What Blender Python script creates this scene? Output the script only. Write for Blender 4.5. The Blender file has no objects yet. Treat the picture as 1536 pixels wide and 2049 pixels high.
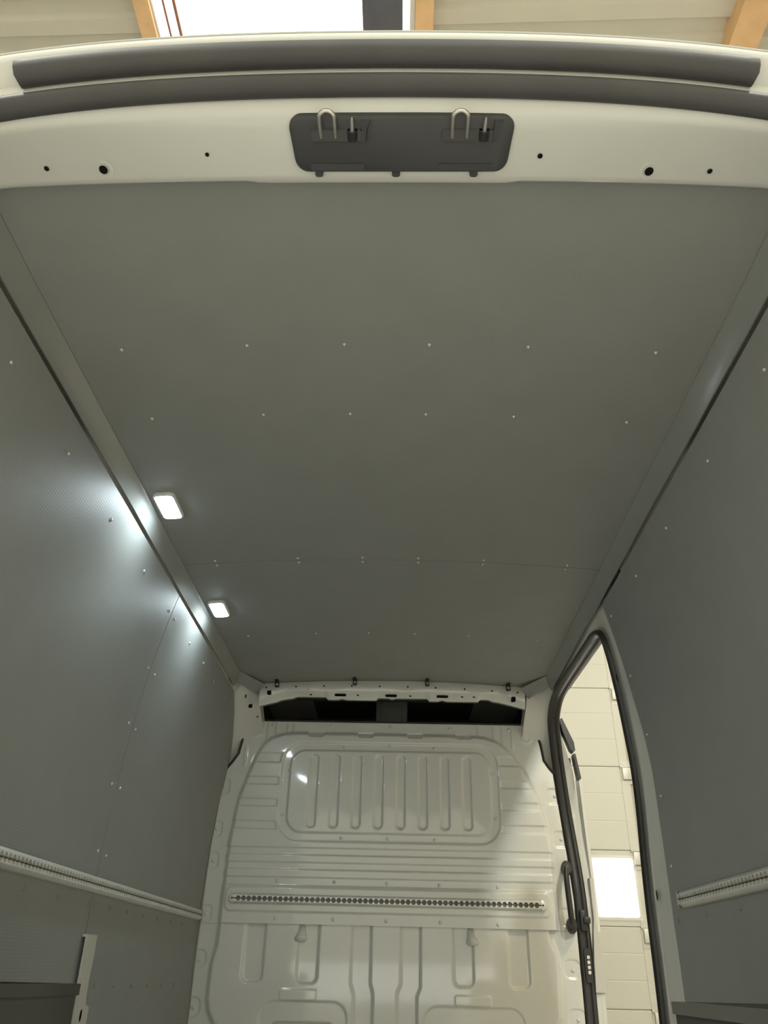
import bpy, bmesh, math, random
import numpy as np
from mathutils import Vector, Matrix

random.seed(7)
scene = bpy.context.scene
COL = scene.collection

# ------------------------------------------------------------------ camera
cam_d = bpy.data.cameras.new('camera')
cam = bpy.data.objects.new('camera', cam_d)
COL.objects.link(cam)
cam_d.sensor_fit = 'HORIZONTAL'
cam_d.sensor_width = 36.0
cam_d.lens = 36.0 * 1539.0 / 1536.0
cam_d.clip_start = 0.02
cam_d.clip_end = 200
YAW, PITCH, ROLL = math.radians(1.581), math.radians(30.886), math.radians(1.4)
fwd = Vector((-math.sin(YAW) * math.cos(PITCH), math.cos(YAW) * math.cos(PITCH), math.sin(PITCH)))
rgt = Vector((math.cos(YAW), math.sin(YAW), 0))
upv = rgt.cross(fwd)
r2 = rgt * math.cos(ROLL) + upv * math.sin(ROLL)
u2 = upv * math.cos(ROLL) - rgt * math.sin(ROLL)
M = Matrix((r2, u2, -fwd)).transposed().to_4x4()
M.translation = Vector((0.045, 0.0, 1.4))
cam.matrix_world = M
scene.camera = cam

# ------------------------------------------------------------------ world, exposure
world = bpy.data.worlds.new('overcast_sky')
scene.world = world
world.use_nodes = True
bg = world.node_tree.nodes['Background']
bg.inputs[0].default_value = (1.0, 0.97, 0.875, 1)
bg.inputs[1].default_value = 3.0
scene.view_settings.view_transform = 'Standard'
scene.view_settings.look = 'None'
scene.view_settings.gamma = 1.0
scene.view_settings.use_curve_mapping = False
scene.view_settings.exposure = 0.58
LED_STRENGTH = 62.0
HALL_LAMP_W = 66.0
DOOR_FILL_W = 45.0
REAR_FILL_W = 215.0


# ------------------------------------------------------------------ materials
def mat(name, col, rough=0.5, spec=0.5, metal=0.0, coat=0.0, var=0.06, vscale=6.0, bump=None, emis=None, estr=0.0):
    m = bpy.data.materials.new(name)
    m.use_nodes = True
    nt = m.node_tree
    b = nt.nodes['Principled BSDF']
    b.inputs['Roughness'].default_value = rough
    b.inputs['Specular IOR Level'].default_value = spec
    b.inputs['Metallic'].default_value = metal
    b.inputs['Coat Weight'].default_value = coat
    b.inputs['Coat Roughness'].default_value = 0.06
    tc = nt.nodes.new('ShaderNodeTexCoord')
    nz = nt.nodes.new('ShaderNodeTexNoise')
    nz.inputs['Scale'].default_value = vscale
    nz.inputs['Detail'].default_value = 4
    nt.links.new(tc.outputs['Object'], nz.inputs['Vector'])
    rp = nt.nodes.new('ShaderNodeValToRGB')
    rp.color_ramp.elements[0].position = 0.3
    rp.color_ramp.elements[1].position = 0.7
    rp.color_ramp.elements[0].color = [c * (1 - var) for c in col] + [1]
    rp.color_ramp.elements[1].color = [min(1, c * (1 + var)) for c in col] + [1]
    nt.links.new(nz.outputs['Fac'], rp.inputs[0])
    nt.links.new(rp.outputs[0], b.inputs['Base Color'])
    if emis:
        b.inputs['Emission Color'].default_value = (*emis, 1)
        b.inputs['Emission Strength'].default_value = estr
    if bump:
        kind, strength, dist, ax = bump
        bp = nt.nodes.new('ShaderNodeBump')
        bp.inputs['Strength'].default_value = strength
        bp.inputs['Distance'].default_value = dist
        if kind == 'grid':
            sep = nt.nodes.new('ShaderNodeSeparateXYZ')
            nt.links.new(tc.outputs['Object'], sep.inputs[0])
            outs = []
            for a, pitch in ax:
                mu = nt.nodes.new('ShaderNodeMath'); mu.operation = 'MULTIPLY'
                mu.inputs[1].default_value = 2 * math.pi / pitch
                nt.links.new(sep.outputs[a], mu.inputs[0])
                sn = nt.nodes.new('ShaderNodeMath'); sn.operation = 'SINE'
                nt.links.new(mu.outputs[0], sn.inputs[0])
                outs.append(sn)
            ad = nt.nodes.new('ShaderNodeMath'); ad.operation = 'ADD'
            nt.links.new(outs[0].outputs[0], ad.inputs[0])
            nt.links.new(outs[1].outputs[0], ad.inputs[1])
            nt.links.new(ad.outputs[0], bp.inputs['Height'])
        else:
            n2 = nt.nodes.new('ShaderNodeTexNoise')
            n2.inputs['Scale'].default_value = ax
            n2.inputs['Detail'].default_value = 3
            nt.links.new(tc.outputs['Object'], n2.inputs['Vector'])
            nt.links.new(n2.outputs['Fac'], bp.inputs['Height'])
        nt.links.new(bp.outputs[0], b.inputs['Normal'])
    return m


MAT = {}
MAT['paint'] = mat('light_grey_body_paint', (0.66, 0.66, 0.615), 0.34, 0.5, coat=1.0, var=0.02, vscale=3)
MAT['paint_dull'] = mat('light_grey_primer_paint', (0.55, 0.54, 0.49), 0.45, 0.45, var=0.03)
LIN = (0.272, 0.280, 0.266)
MAT['lining_wall'] = mat('grey_textured_wall_lining', LIN, 0.50, 0.38, var=0.03, bump=('grid', 0.10, 0.0008, [(1, 0.0075), (2, 0.0085)]))
MAT['lining_ceiling'] = mat('grey_textured_ceiling_lining', LIN, 0.50, 0.38, var=0.03, bump=('grid', 0.10, 0.0008, [(0, 0.0085), (1, 0.0085)]))
MAT['cove'] = mat('smooth_grey_cove', (0.262, 0.269, 0.255), 0.20, 0.5, var=0.02)
MAT['rubber'] = mat('black_rubber', (0.028, 0.027, 0.026), 0.38, 0.5, var=0.15)
MAT['gutter'] = mat('dark_grey_plastic_strip', (0.06, 0.058, 0.058), 0.5, 0.5, var=0.1)
MAT['black'] = mat('black_plastic', (0.022, 0.022, 0.023), 0.42, 0.5, var=0.1)
MAT['plate'] = mat('charcoal_plastic', (0.045, 0.046, 0.05), 0.5, 0.5, var=0.1)
MAT['cab_post'] = mat('grey_cab_post', (0.16, 0.16, 0.155), 0.5, 0.4)
MAT['void'] = mat('dark_cab_lining', (0.07, 0.071, 0.066), 0.8, 0.3, var=0.15)
MAT['hole'] = mat('dark_hole', (0.008, 0.008, 0.008), 0.9, 0.1, var=0.1)
MAT['alu'] = mat('anodised_aluminium', (0.72, 0.72, 0.68), 0.38, 0.5, metal=0.3, var=0.05)
MAT['alu_shaded'] = mat('shaded_groove_aluminium', (0.16, 0.155, 0.145), 0.5, 0.5, metal=0.4, var=0.08)  # groove base darkened: shade between the lips is put into its colour
MAT['steel'] = mat('zinc_steel', (0.62, 0.60, 0.55), 0.28, 0.5, metal=0.9, var=0.06)
MAT['screw'] = mat('clear_screw_cap', (0.52, 0.52, 0.50), 0.16, 0.6, metal=0.35, var=0.03)
MAT['screw_grey'] = mat('grey_screw_cap', (0.22, 0.222, 0.205), 0.35, 0.5, var=0.03)
MAT['box'] = mat('black_coated_plywood', (0.030, 0.029, 0.026), 0.5, 0.4, var=0.12)
MAT['box_edge'] = mat('dark_anodised_edge', (0.10, 0.095, 0.085), 0.35, 0.5, metal=0.3, var=0.08)
MAT['lamp_body'] = mat('white_lamp_housing', (0.7, 0.72, 0.72), 0.4, 0.5, var=0.02)
MAT['led'] = mat('led_lens', (0.9, 0.95, 1.0), 0.4, 0.5, var=0.01, emis=(0.80, 0.95, 1.0), estr=LED_STRENGTH)
MAT['wood'] = mat('orange_glulam_timber', (0.78, 0.50, 0.27), 0.55, 0.3, var=0.08, vscale=9)
MAT['sheet'] = mat('cream_corrugated_sheet', (0.60, 0.57, 0.49), 0.42, 0.5, var=0.05, vscale=2)
MAT['white'] = mat('white_painted_board', (0.78, 0.75, 0.69), 0.5, 0.4, var=0.02)
MAT['redline'] = mat('red_brown_sealing_bead', (0.36, 0.16, 0.11), 0.6, 0.3, var=0.05)
MAT['darksteel'] = mat('dark_steel_beam', (0.10, 0.10, 0.125), 0.5, 0.5, var=0.08)
MAT['door_white'] = mat('cream_white_door_sheet', (0.645, 0.63, 0.545), 0.45, 0.5, var=0.012, vscale=1.5)
MAT['door_grey'] = mat('pale_hinge_metal', (0.62, 0.60, 0.55), 0.4, 0.5, metal=0.3, var=0.06)
MAT['track'] = mat('pinkish_door_track', (0.72, 0.62, 0.54), 0.5, 0.4, var=0.04)
MAT['wall'] = mat('pale_hall_wall', (0.70, 0.68, 0.61), 0.7, 0.3, var=0.04)
MAT['concrete'] = mat('hall_concrete', (0.52, 0.50, 0.46), 0.6, 0.4, var=0.12, vscale=2)
MAT['plywood'] = mat('grey_floor_board', (0.56, 0.55, 0.51), 0.55, 0.4, var=0.08, vscale=5)
g = bpy.data.materials.new('window_glass')
g.use_nodes = True
nt = g.node_tree
for n in list(nt.nodes):
    nt.nodes.remove(n)
o_ = nt.nodes.new('ShaderNodeOutputMaterial'); mx = nt.nodes.new('ShaderNodeMixShader')
tr = nt.nodes.new('ShaderNodeBsdfTransparent'); gl = nt.nodes.new('ShaderNodeBsdfGlossy')
gl.inputs['Roughness'].default_value = 0.05
tr.inputs[0].default_value = (0.97, 0.98, 0.98, 1)
mx.inputs[0].default_value = 0.07
nt.links.new(tr.outputs[0], mx.inputs[1]); nt.links.new(gl.outputs[0], mx.inputs[2]); nt.links.new(mx.outputs[0], o_.inputs[0])
MAT['glass'] = g


# ------------------------------------------------------------------ helpers
ORG = {}          # object name -> world position of its local origin


def empty(name, loc=(0, 0, 0), **props):
    o = bpy.data.objects.new(name, None)
    o.location = loc
    COL.objects.link(o)
    for k, v in props.items():
        o[k] = v
    ORG[o.name] = Vector(loc)
    return o


def mesh_from(name, verts, faces, m, smooth=None):
    me = bpy.data.meshes.new(name)
    me.from_pydata([tuple(map(float, v)) for v in verts], [], faces)
    me.materials.append(MAT[m])
    if smooth is not None:
        me.polygons.foreach_set('use_smooth', [True] * len(me.polygons))
        me.set_sharp_from_angle(angle=math.radians(smooth))
    me.update()
    return me


def obj(name, vf, m, parent=None, smooth=None, **props):
    """world-space verts -> one mesh object, in its parent's frame"""
    verts, faces = vf
    off = ORG[parent.name] if parent else Vector((0, 0, 0))
    if parent is None and 'at' in props:
        off = Vector(props.pop('at'))
    vs = [(v[0] - off[0], v[1] - off[1], v[2] - off[2]) for v in verts]
    me = mesh_from(name, vs, faces, m, smooth)
    # consistent outward normals
    bm = bmesh.new(); bm.from_mesh(me); bmesh.ops.recalc_face_normals(bm, faces=bm.faces); bm.to_mesh(me); bm.free()
    o = bpy.data.objects.new(name, me)
    COL.objects.link(o)
    if parent:
        o.parent = parent
    else:
        o.location = off
    ORG[o.name] = Vector(off)
    for k, v in props.items():
        o[k] = v
    return o


def inst(name, me, loc, parent, rot=None):
    o = bpy.data.objects.new(name, me)
    COL.objects.link(o)
    o.parent = parent
    o.location = Vector(loc) - ORG[parent.name]
    if rot is not None:
        o.rotation_euler = rot
    return o


def merge(*vfs):
    V, F = [], []
    for v, f in vfs:
        n = len(V)
        V += list(v)
        F += [tuple(i + n for i in q) for q in f]
    return V, F


def box(x0, x1, y0, y1, z0, z1, bev=0.0):
    if bev <= 0:
        v = [(x, y, z) for z in (z0, z1) for y in (y0, y1) for x in (x0, x1)]
        f = [(0, 2, 3, 1), (4, 5, 7, 6), (0, 1, 5, 4), (2, 6, 7, 3), (0, 4, 6, 2), (1, 3, 7, 5)]
        return v, f
    bm = bmesh.new()
    bmesh.ops.create_cube(bm, size=1)
    for v in bm.verts:
        v.co = Vector(((x0 + x1) / 2 + v.co.x * (x1 - x0), (y0 + y1) / 2 + v.co.y * (y1 - y0), (z0 + z1) / 2 + v.co.z * (z1 - z0)))
    bmesh.ops.bevel(bm, geom=bm.edges[:], offset=bev, segments=2, affect='EDGES', profile=0.6)
    bm.verts.index_update()
    out = [tuple(v.co) for v in bm.verts], [tuple(v.index for v in f.verts) for f in bm.faces]
    bm.free()
    return out


def loft(rows, closed_u=False, closed_v=False, caps=False):
    """rows: list of equal-length point lists"""
    n, k = len(rows), len(rows[0])
    V = [p for r in rows for p in r]
    F = []
    for i in range(n if closed_v else n - 1):
        for j in range(k if closed_u else k - 1):
            a, b = i, (i + 1) % n
            c, d = j, (j + 1) % k
            F.append((a * k + c, a * k + d, b * k + d, b * k + c))
    if caps and closed_u:
        F.append(tuple(range(k)))
        F.append(tuple((n - 1) * k + i for i in range(k)))
    return V, F


def extrude(poly, fn, a, b):
    """poly: 2D outline; fn(p, t) -> 3D point; prism between t=a and t=b"""
    n = len(poly)
    V = [fn(p, a) for p in poly] + [fn(p, b) for p in poly]
    F = [tuple(range(n)), tuple(range(2 * n - 1, n - 1, -1))]
    F += [(i, (i + 1) % n, n + (i + 1) % n, n + i) for i in range(n)]
    return V, F


def rrect(x0, x1, y0, y1, r, seg=5):
    pts = []
    for cx, cy, a0 in ((x1 - r, y1 - r, 0), (x0 + r, y1 - r, 90), (x0 + r, y0 + r, 180), (x1 - r, y0 + r, 270)):
        for i in range(seg + 1):
            a = math.radians(a0 + 90 * i / seg)
            pts.append((cx + r * math.cos(a), cy + r * math.sin(a)))
    return pts


def tube(path, r, seg=8, closed=False, caps=True):
    path = [Vector(p) for p in path]
    n = len(path)
    rows = []
    prev = None
    for i, p in enumerate(path):
        if closed:
            t = path[(i + 1) % n] - path[i - 1]
        else:
            t = path[min(i + 1, n - 1)] - path[max(i - 1, 0)]
        t.normalize()
        if prev is None:
            a = Vector((0, 0, 1)) if abs(t.z) < 0.9 else Vector((1, 0, 0))
            nrm = t.cross(a).normalized()
        else:
            nrm = (prev - t * prev.dot(t)).normalized()
        prev = nrm
        b = t.cross(nrm)
        rr = r[i] if isinstance(r, (list, tuple)) else r
        rows.append([tuple(p + (nrm * math.cos(2 * math.pi * k / seg) + b * math.sin(2 * math.pi * k / seg)) * rr) for k in range(seg)])
    return loft(rows, True, closed, caps and not closed)


def catmull(pts, per=6, closed=False):
    P = [np.array(p, float) for p in pts]
    n = len(P)
    out = []
    for i in range(n if closed else n - 1):
        p0 = P[(i - 1) % n] if closed or i > 0 else P[0]
        p1, p2 = P[i], P[(i + 1) % n]
        p3 = P[(i + 2) % n] if closed or i < n - 2 else P[-1]
        for k in range(per):
            t = k / per
            out.append(0.5 * ((2 * p1) + (p2 - p0) * t + (2 * p0 - 5 * p1 + 4 * p2 - p3) * t * t + (3 * p1 - p0 - 3 * p2 + p3) * t ** 3))
    if not closed:
        out.append(P[-1])
    return out


# dome-headed cap, axis +Z, flat at z=0
def dome(name, r, h, m, seg=8):
    rows = [[(r * math.cos(2 * math.pi * k / seg), r * math.sin(2 * math.pi * k / seg), -0.001) for k in range(seg)],
            [(r * 0.92 * math.cos(2 * math.pi * k / seg), r * 0.92 * math.sin(2 * math.pi * k / seg), h * 0.45) for k in range(seg)],
            [(r * 0.55 * math.cos(2 * math.pi * k / seg), r * 0.55 * math.sin(2 * math.pi * k / seg), h * 0.88) for k in range(seg)],
            [(r * 0.18 * math.cos(2 * math.pi * k / seg), r * 0.18 * math.sin(2 * math.pi * k / seg), h) for k in range(seg)]]
    v, f = loft(rows, True)
    f.append(tuple(3 * seg + i for i in range(seg)))
    return mesh_from(name, v, f, m, 60)


ME_SCREW = dome('screw', 0.0065, 0.005, 'screw')
ME_SCREW_G = dome('screw', 0.0085, 0.004, 'screw_grey')
ME_BOLT = dome('screw', 0.0095, 0.008, 'paint')

# interior side profile: half width of the load space at height z
PF = [0.004040321109666793, -0.058172117290695276, 0.15381002182895576, -0.11530214033883575, 0.9783093825391886]


def WX(z):
    return float(np.polyval(PF, z))


def WN(z):      # inward tilt of the wall
    return math.atan((WX(z + 0.01) - WX(z - 0.01)) / 0.02)


def ZC(x):      # ceiling arch
    return 2.80 - 0.0504 * x * x


FLOOR = 0.75

# ================================================================== THE HALL
obj('ground', box(-7, 8, -9, 7.5, -0.1, 0.0), 'concrete', at=(0, 0, 0), kind='structure', label='grey concrete floor of the workshop hall')
HY = 6.86
hw = merge(box(-7, -1.75, HY, HY + 0.2, 0, 6.6), box(2.14, 8, HY, HY + 0.2, 0, 6.6), box(-1.75, 2.14, HY, HY + 0.2, 4.75, 6.6))
obj('wall_front_hall', hw, 'wall', at=(0, HY, 0), kind='structure', label='pale hall wall around the sectional door')
obj('wall_right_hall', box(7.8, 8.0, -3.5, HY, 0, 6.6), 'wall', at=(7.8, 0, 0), kind='structure', label='pale hall wall at the right of the van')
obj('wall_left_hall', box(-7.0, -6.8, -3.5, HY, 0, 6.6), 'wall', at=(-6.8, 0, 0), kind='structure', label='pale hall wall at the left of the van')

wb = obj('wall_back_hall', merge(box(-7, 8, -3.7, -3.5, 0, 1.05), box(-7, 8, -3.7, -3.5, 1.50, 6.6), box(-7, -2.0, -3.7, -3.5, 1.05, 1.50), box(2.0, 8, -3.7, -3.5, 1.05, 1.50)), 'wall', at=(0, -3.6, 0), kind='structure', label='pale hall wall behind the camera with a row of windows')
for k in range(3):
    obj('pane', box(-1.96 + 1.32 * k, -0.68 + 1.32 * k, -3.61, -3.60, 1.05, 1.50), 'glass', wb)

# corrugated roof sheets (ribs run across), skylight between the first two rafters
def corrugated(x0, x1, y0, y1, z=6.12, pitch=0.20, depth=0.035):
    prof = []
    y = y0
    while y < y1:
        for fy, dz in ((0.0, 0.0), (0.42, 0.0), (0.52, 1.0), (0.90, 1.0)):
            prof.append((y + fy * pitch, z + dz * depth))
        y += pitch
    top = [(p, q + 0.006) for p, q in prof]
    ring = prof + top[::-1]
    sk = 0.022        # sheets lie a hair out of square
    return loft([[(x, p - sk * x, q) for p, q in ring] for x in (x0, x1)], True, False, True)


roof = empty('roof', (0, 0, 6.12), kind='structure', label='cream corrugated roof of the hall')
obj('roof_sheet', corrugated(-7, -1.40, -3.5, HY), 'sheet', roof)
obj('roof_sheet', corrugated(0.10, 8, -3.5, HY), 'sheet', roof)
obj('roof_sheet', corrugated(-1.40, 0.10, 4.9, HY), 'sheet', roof)
obj('roof_sheet', corrugated(-1.40, 0.10, -3.5, 0.2), 'sheet', roof)

for x0, x1, lab in ((-1.487, -1.395, 'orange timber rafter at the left edge of the skylight'),
                    (0.088, 0.194, 'orange timber rafter at the right edge of the skylight'),
                    (1.888, 2.06, 'wide orange timber rafter in the top right corner')):
    obj('timber_rafter', box(x0, x1, -3.5, HY, 6.0, 6.22, 0.008), 'wood', at=((x0 + x1) / 2, 0, 6.0), smooth=40, label=lab, category='rafter', group='hall roof rafters')
obj('steel_beam', merge(box(-0.206, 0.018, 0.2, 4.9, 6.0, 6.015), box(-0.206, 0.018, 0.2, 4.9, 6.20, 6.215), box(-0.11, -0.08, 0.2, 4.9, 6.015, 6.2)),
    'darksteel', at=(-0.1, 2.5, 6.0), label='dark steel beam crossing in front of the bright skylight', category='beam')
sky = empty('window_1', (-0.65, 2.5, 6.1), kind='structure', label='bright skylight in the hall roof')
obj('window_frame', merge(box(-1.394, -1.384, 0.2, 4.9, 6.03, 6.26), box(0.06, 0.088, 0.2, 4.9, 6.03, 6.26), box(-1.40, 0.10, 0.12, 0.2, 6.03, 6.26), box(-1.40, 0.10, 4.9, 4.98, 6.03, 6.26)), 'white', sky)
obj('sealing_bead', box(-1.325, -1.315, 0.2, 4.9, 6.02, 6.032), 'redline', sky)
obj('sealing_bead', box(-1.268, -1.252, 0.2, 4.9, 6.02, 6.032), 'redline', sky)
obj('pane', box(-1.384, 0.06, 0.2, 4.9, 6.24, 6.25), 'glass', sky)

# sectional garage door
DY = 6.80
gd = empty('door_1', (0.2, DY, 0), kind='structure', label='cream sectional garage door seen through the open side door')
GX0, GX1 = -1.62, 2.0
joints = [0.02, 0.60, 1.20, 1.743, 2.29, 2.952, 3.64, 4.30, 4.95]


def section(z0, z1, x0=GX0, x1=GX1):
    z0 += 0.003; z1 -= 0.003
    h = (z1 - z0) / 3
    parts = []
    prof = []
    for k in range(3):
        a, b = z0 + k * h, z0 + (k + 1) * h
        prof += [(DY + 0.002, a), (DY, a + 0.006), (DY, b - 0.006), (DY + 0.002, b)]
    prof += [(DY + 0.045, z1), (DY + 0.045, z0)]
    return loft([[(x, p, q) for p, q in prof] for x in (x0, x1)], True, False, True)


for i in range(len(joints) - 1):
    z0, z1 = joints[i], joints[i + 1]
    if i == 3:
        fr = obj('window_section', merge(box(GX0, 0.95, DY, DY + 0.045, z0 + .003, z1 - .003), box(1.948, GX1, DY, DY + 0.045, z0 + .003, z1 - .003),
                                         box(0.95, 1.948, DY, DY + 0.045, z0 + .003, 1.79), box(0.95, 1.948, DY, DY + 0.045, 2.245, z1 - .003)), 'door_white', gd)
        pn = obj('pane', box(0.95, 1.948, DY + 0.02, DY + 0.026, 1.79, 2.245), 'glass', fr)
        fm = [rrect(0.945, 1.953, 1.785, 2.25, 0.03), rrect(0.965, 1.933, 1.805, 2.23, 0.02)]
        rows = [[(x, DY - 0.006, z) for x, z in fm[0]], [(x, DY - 0.008, z) for x, z in fm[1]], [(x, DY + 0.02, z) for x, z in fm[1]]]
        obj('window_bead', loft(rows, True), 'white', fr)
    else:
        obj('door_section', section(z0, z1), 'door_white', gd)
for z in joints[1:-1]:
    obj('joint_seal', box(GX0, GX1, DY + 0.015, DY + 0.044, z - 0.008, z + 0.008), 'door_white', gd)
obj('side_stile', box(1.985, 2.16, DY + 0.015, DY + 0.06, 0, 5.0), 'door_white', gd)
obj('side_stile', box(-1.78, -1.60, DY + 0.015, DY + 0.06, 0, 5.0), 'door_white', gd)
obj('bottom_seal', box(GX0, GX1, DY + 0.01, DY + 0.04, 0.0, 0.03), 'rubber', gd)
# hinges and the vertical track
hin = merge(box(-0.055, 0.035, -0.006, 0.0, -0.005, 0.045), box(-0.055, 0.035, -0.006, 0.0, -0.145, -0.115),
            box(-0.045, 0.03, -0.030, -0.003, -0.11, -0.015, 0.006), box(-0.06, -0.045, -0.02, 0.0, -0.012, 0.006, 0.003))
ME_HINGE = mesh_from('hinge', hin[0], hin[1], 'door_grey', 40)
for z in joints[1:-1]:
    inst('hinge', ME_HINGE, (1.985, DY, z), gd)
obj('edge_stile', box(1.925, 2.0, DY - 0.004, DY, 0.02, 1.743), 'door_white', gd)
obj('edge_stile', box(1.925, 2.0, DY - 0.004, DY, 2.29, 4.95), 'door_white', gd)
obj('door_track', merge(box(2.03, 2.14, DY + 0.0, DY + 0.01, 0, 4.9), box(2.03, 2.045, DY - 0.06, DY, 0, 4.9), box(2.125, 2.14, DY - 0.06, DY, 0, 4.9)), 'track', gd)

# hall lamps; the first shines through the side door, the rest are added fill
for LX, LY, LW, lab in ((2.12, 1.5, HALL_LAMP_W, 'round high bay lamp hanging from the hall roof beside the van'),
                        (3.3, 4.75, DOOR_FILL_W, 'added round high bay lamp, unseen, that brightens the sectional garage door'),
                        (-2.4, -1.7, REAR_FILL_W, 'added round high bay fill lamp, unseen, behind the van on the left'),
                        (2.4, -1.7, REAR_FILL_W, 'added round high bay fill lamp, unseen, behind the van on the right')):
    hl = empty('hall_lamp', (LX, LY, 5.55), label=lab, category='lamp', group='hall lamps')
    rows = []
    for r, z in ((0.04, 6.1), (0.05, 5.75), (0.17, 5.70), (0.24, 5.60), (0.25, 5.55), (0.235, 5.55), (0.20, 5.60)):
        rows.append([(LX + r * math.cos(2 * math.pi * k / 20), LY + r * math.sin(2 * math.pi * k / 20), z) for k in range(20)])
    obj('housing', loft(rows, True), 'darksteel', hl, smooth=40)
    obj('diffuser', ([(LX + 0.2 * math.cos(2 * math.pi * k / 20), LY + 0.2 * math.sin(2 * math.pi * k / 20), 5.585) for k in range(20)], [tuple(range(20))]), 'lamp_body', hl)
    ld = bpy.data.lights.new('hall_lamp_light', 'AREA')
    ld.shape = 'DISK'; ld.size = 0.38; ld.energy = LW; ld.color = (1.0, 0.80, 0.46) if LY == 1.5 else (0.98, 1.0, 0.93)
    lo = bpy.data.objects.new('hall_lamp_light', ld); COL.objects.link(lo); lo.parent = hl; lo.location = (0, 0, 0.0)

# ================================================================== VAN SHELL
obj('floor', box(-1.0, 1.0, 0.85, 4.5, FLOOR - 0.05, FLOOR), 'plywood', at=(0, 2.5, FLOOR), kind='structure', label='grey cargo floor of the van')


def wall_grid(side, y0, y1fn, off, thick, z0, z1, ny=2, nz=28):
    """lining panel following the wall profile; inner face offset 'off' inward"""
    def pt(t, z, o):
        y = y0 + (y1fn(z) - y0) * t
        return (side * (WX(z) - o), y, z)
    zs = [z0 + (z1 - z0) * i / nz for i in range(nz + 1)]
    ts = [j / ny for j in range(ny + 1)]
    A = loft([[pt(t, z, off) for t in ts] for z in zs])
    Bk = loft([[pt(t, z, off - thick) for t in ts] for z in zs])
    V = A[0] + Bk[0]
    n = len(A[0]); w = ny + 1
    F = A[1] + [tuple(i + n for i in q[::-1]) for q in Bk[1]]
    def edge(idx):
        for a, b in zip(idx[:-1], idx[1:]):
            F.append((a, b, b + n, a + n))
    edge([j for j in range(w)])
    edge([nz * w + j for j in range(w)])
    edge([i * w for i in range(nz + 1)])
    edge([i * w + ny for i in range(nz + 1)])
    return V, F


def wall_screws(panel, side, pts, grey_below=1.60):
    for y, z in pts:
        me = ME_SCREW_G if z < grey_below else ME_SCREW
        # dome axis +Z -> pointing inward (-side X)
        inst('screw', me, (side * WX(z), y, z), panel, (0, -side * math.pi / 2, 0))


wl = empty('wall_left', (-0.97, 2.5, FLOOR), kind='structure', label='grey lined left side wall of the load space')
EDGE_L = [(1.17, 4.46), (1.6, 4.45), (1.95, 4.448), (2.2, 4.445), (2.36, 4.44), (2.444, 4.425), (2.52, 4.364), (2.583, 4.285), (2.632, 4.211), (2.70, 4.07)]


def edge_l(z):
    return float(np.interp(z, [e[0] for e in EDGE_L], [e[1] for e in EDGE_L]))


TOPZ = 2.697
p1 = obj('wall_panel', wall_grid(-1, 0.96, lambda z: 2.8455, 0.0, 0.006, FLOOR, TOPZ), 'lining_wall', wl, smooth=40)
p2 = obj('wall_panel', wall_grid(-1, 2.8505, edge_l, 0.0, 0.006, FLOOR, TOPZ, ny=4, nz=60), 'lining_wall', wl, smooth=40)
wall_screws(p1, -1, [(1.359, 2.613), (1.729, 2.613), (2.092, 2.613), (2.46, 2.615), (2.813, 2.614), (2.818, 2.379), (2.80, 2.164), (2.797, 1.948), (2.813, 1.733),
                     (2.06, 1.575), (2.314, 1.575), (2.564, 1.573), (2.826, 1.572)])
wall_screws(p2, -1, [(2.898, 2.615), (3.163, 2.615), (3.434, 2.622), (3.684, 2.616), (3.95, 2.616), (2.906, 2.382), (2.886, 2.163), (2.888, 1.95), (2.9, 1.728), (2.88, 1.573), (3.042, 1.573),
                     (3.246, 1.574), (3.458, 1.574), (3.675, 1.575), (3.894, 1.573), (4.109, 1.573), (3.023, 1.341), (3.221, 1.339), (3.44, 1.334), (3.66, 1.333),
                     (3.876, 1.332), (4.092, 1.332)])
# dark strip behind the joint, standing in for shade in the gap
obj('joint_shade_strip', wall_grid(-1, 2.825, lambda z: 2.871, -0.007, 0.002, FLOOR, TOPZ, ny=1), 'rubber', wl, smooth=40)
# outer body side behind the lining
obj('body_side', wall_grid(-1, 0.80, lambda z: 6.2, -0.10, 0.01, 0.45, 2.78, nz=24), 'paint', wl, smooth=40)
obj('rear_pillar', wall_grid(-1, 0.96, lambda z: 1.1, -0.012, 0.06, FLOOR, 2.72, nz=24), 'paint', wl, smooth=40)

wr = empty('wall_right', (0.97, 2.0, FLOOR), kind='structure', label='grey lined right side wall with the open side door')
EDGE_R = [(1.3, 2.955), (1.56, 2.955), (1.7, 2.945), (1.87, 2.922), (2.05, 2.885), (2.18, 2.88), (2.32, 2.888), (2.7, 2.884)]


def edge_r(z):
    return float(np.interp(z, [e[0] for e in EDGE_R], [e[1] for e in EDGE_R]))


p3 = obj('wall_panel', wall_grid(1, 0.96, edge_r, 0.0, 0.006, FLOOR, TOPZ, ny=3, nz=50), 'lining_wall', wr, smooth=40)
wall_screws(p3, 1, [(1.37, 2.614), (1.744, 2.617), (2.118, 2.62), (2.468, 2.624), (2.83, 2.627), (2.845, 2.389), (2.845, 2.167), (2.85, 1.953), (2.883, 1.731), (2.632, 1.57), (2.364, 1.57), (2.903, 1.568), (2.1, 1.57)])

# side door opening: outline (Y, z) on the wall surface
OUT = [(3.27, 0.80), (3.25, 1.10), (3.245, 1.40), (3.24, 1.60), (3.21, 1.78), (3.155, 1.95), (3.11, 2.10), (3.085, 2.25), (3.05, 2.42), (3.025, 2.56), (3.035, 2.628),
       (3.11, 2.664), (3.25, 2.671), (3.5, 2.679), (3.9, 2.690), (4.09, 2.683), (4.24, 2.650), (4.335, 2.602), (4.42, 2.51), (4.49, 2.40), (4.545, 2.25), (4.565, 2.1),
       (4.55, 1.9), (4.535, 1.75), (4.53, 1.4), (4.51, 1.1), (4.50, 0.80)]
OP = catmull(OUT, 5)
CEN = np.array([3.85, 1.75])


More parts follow.
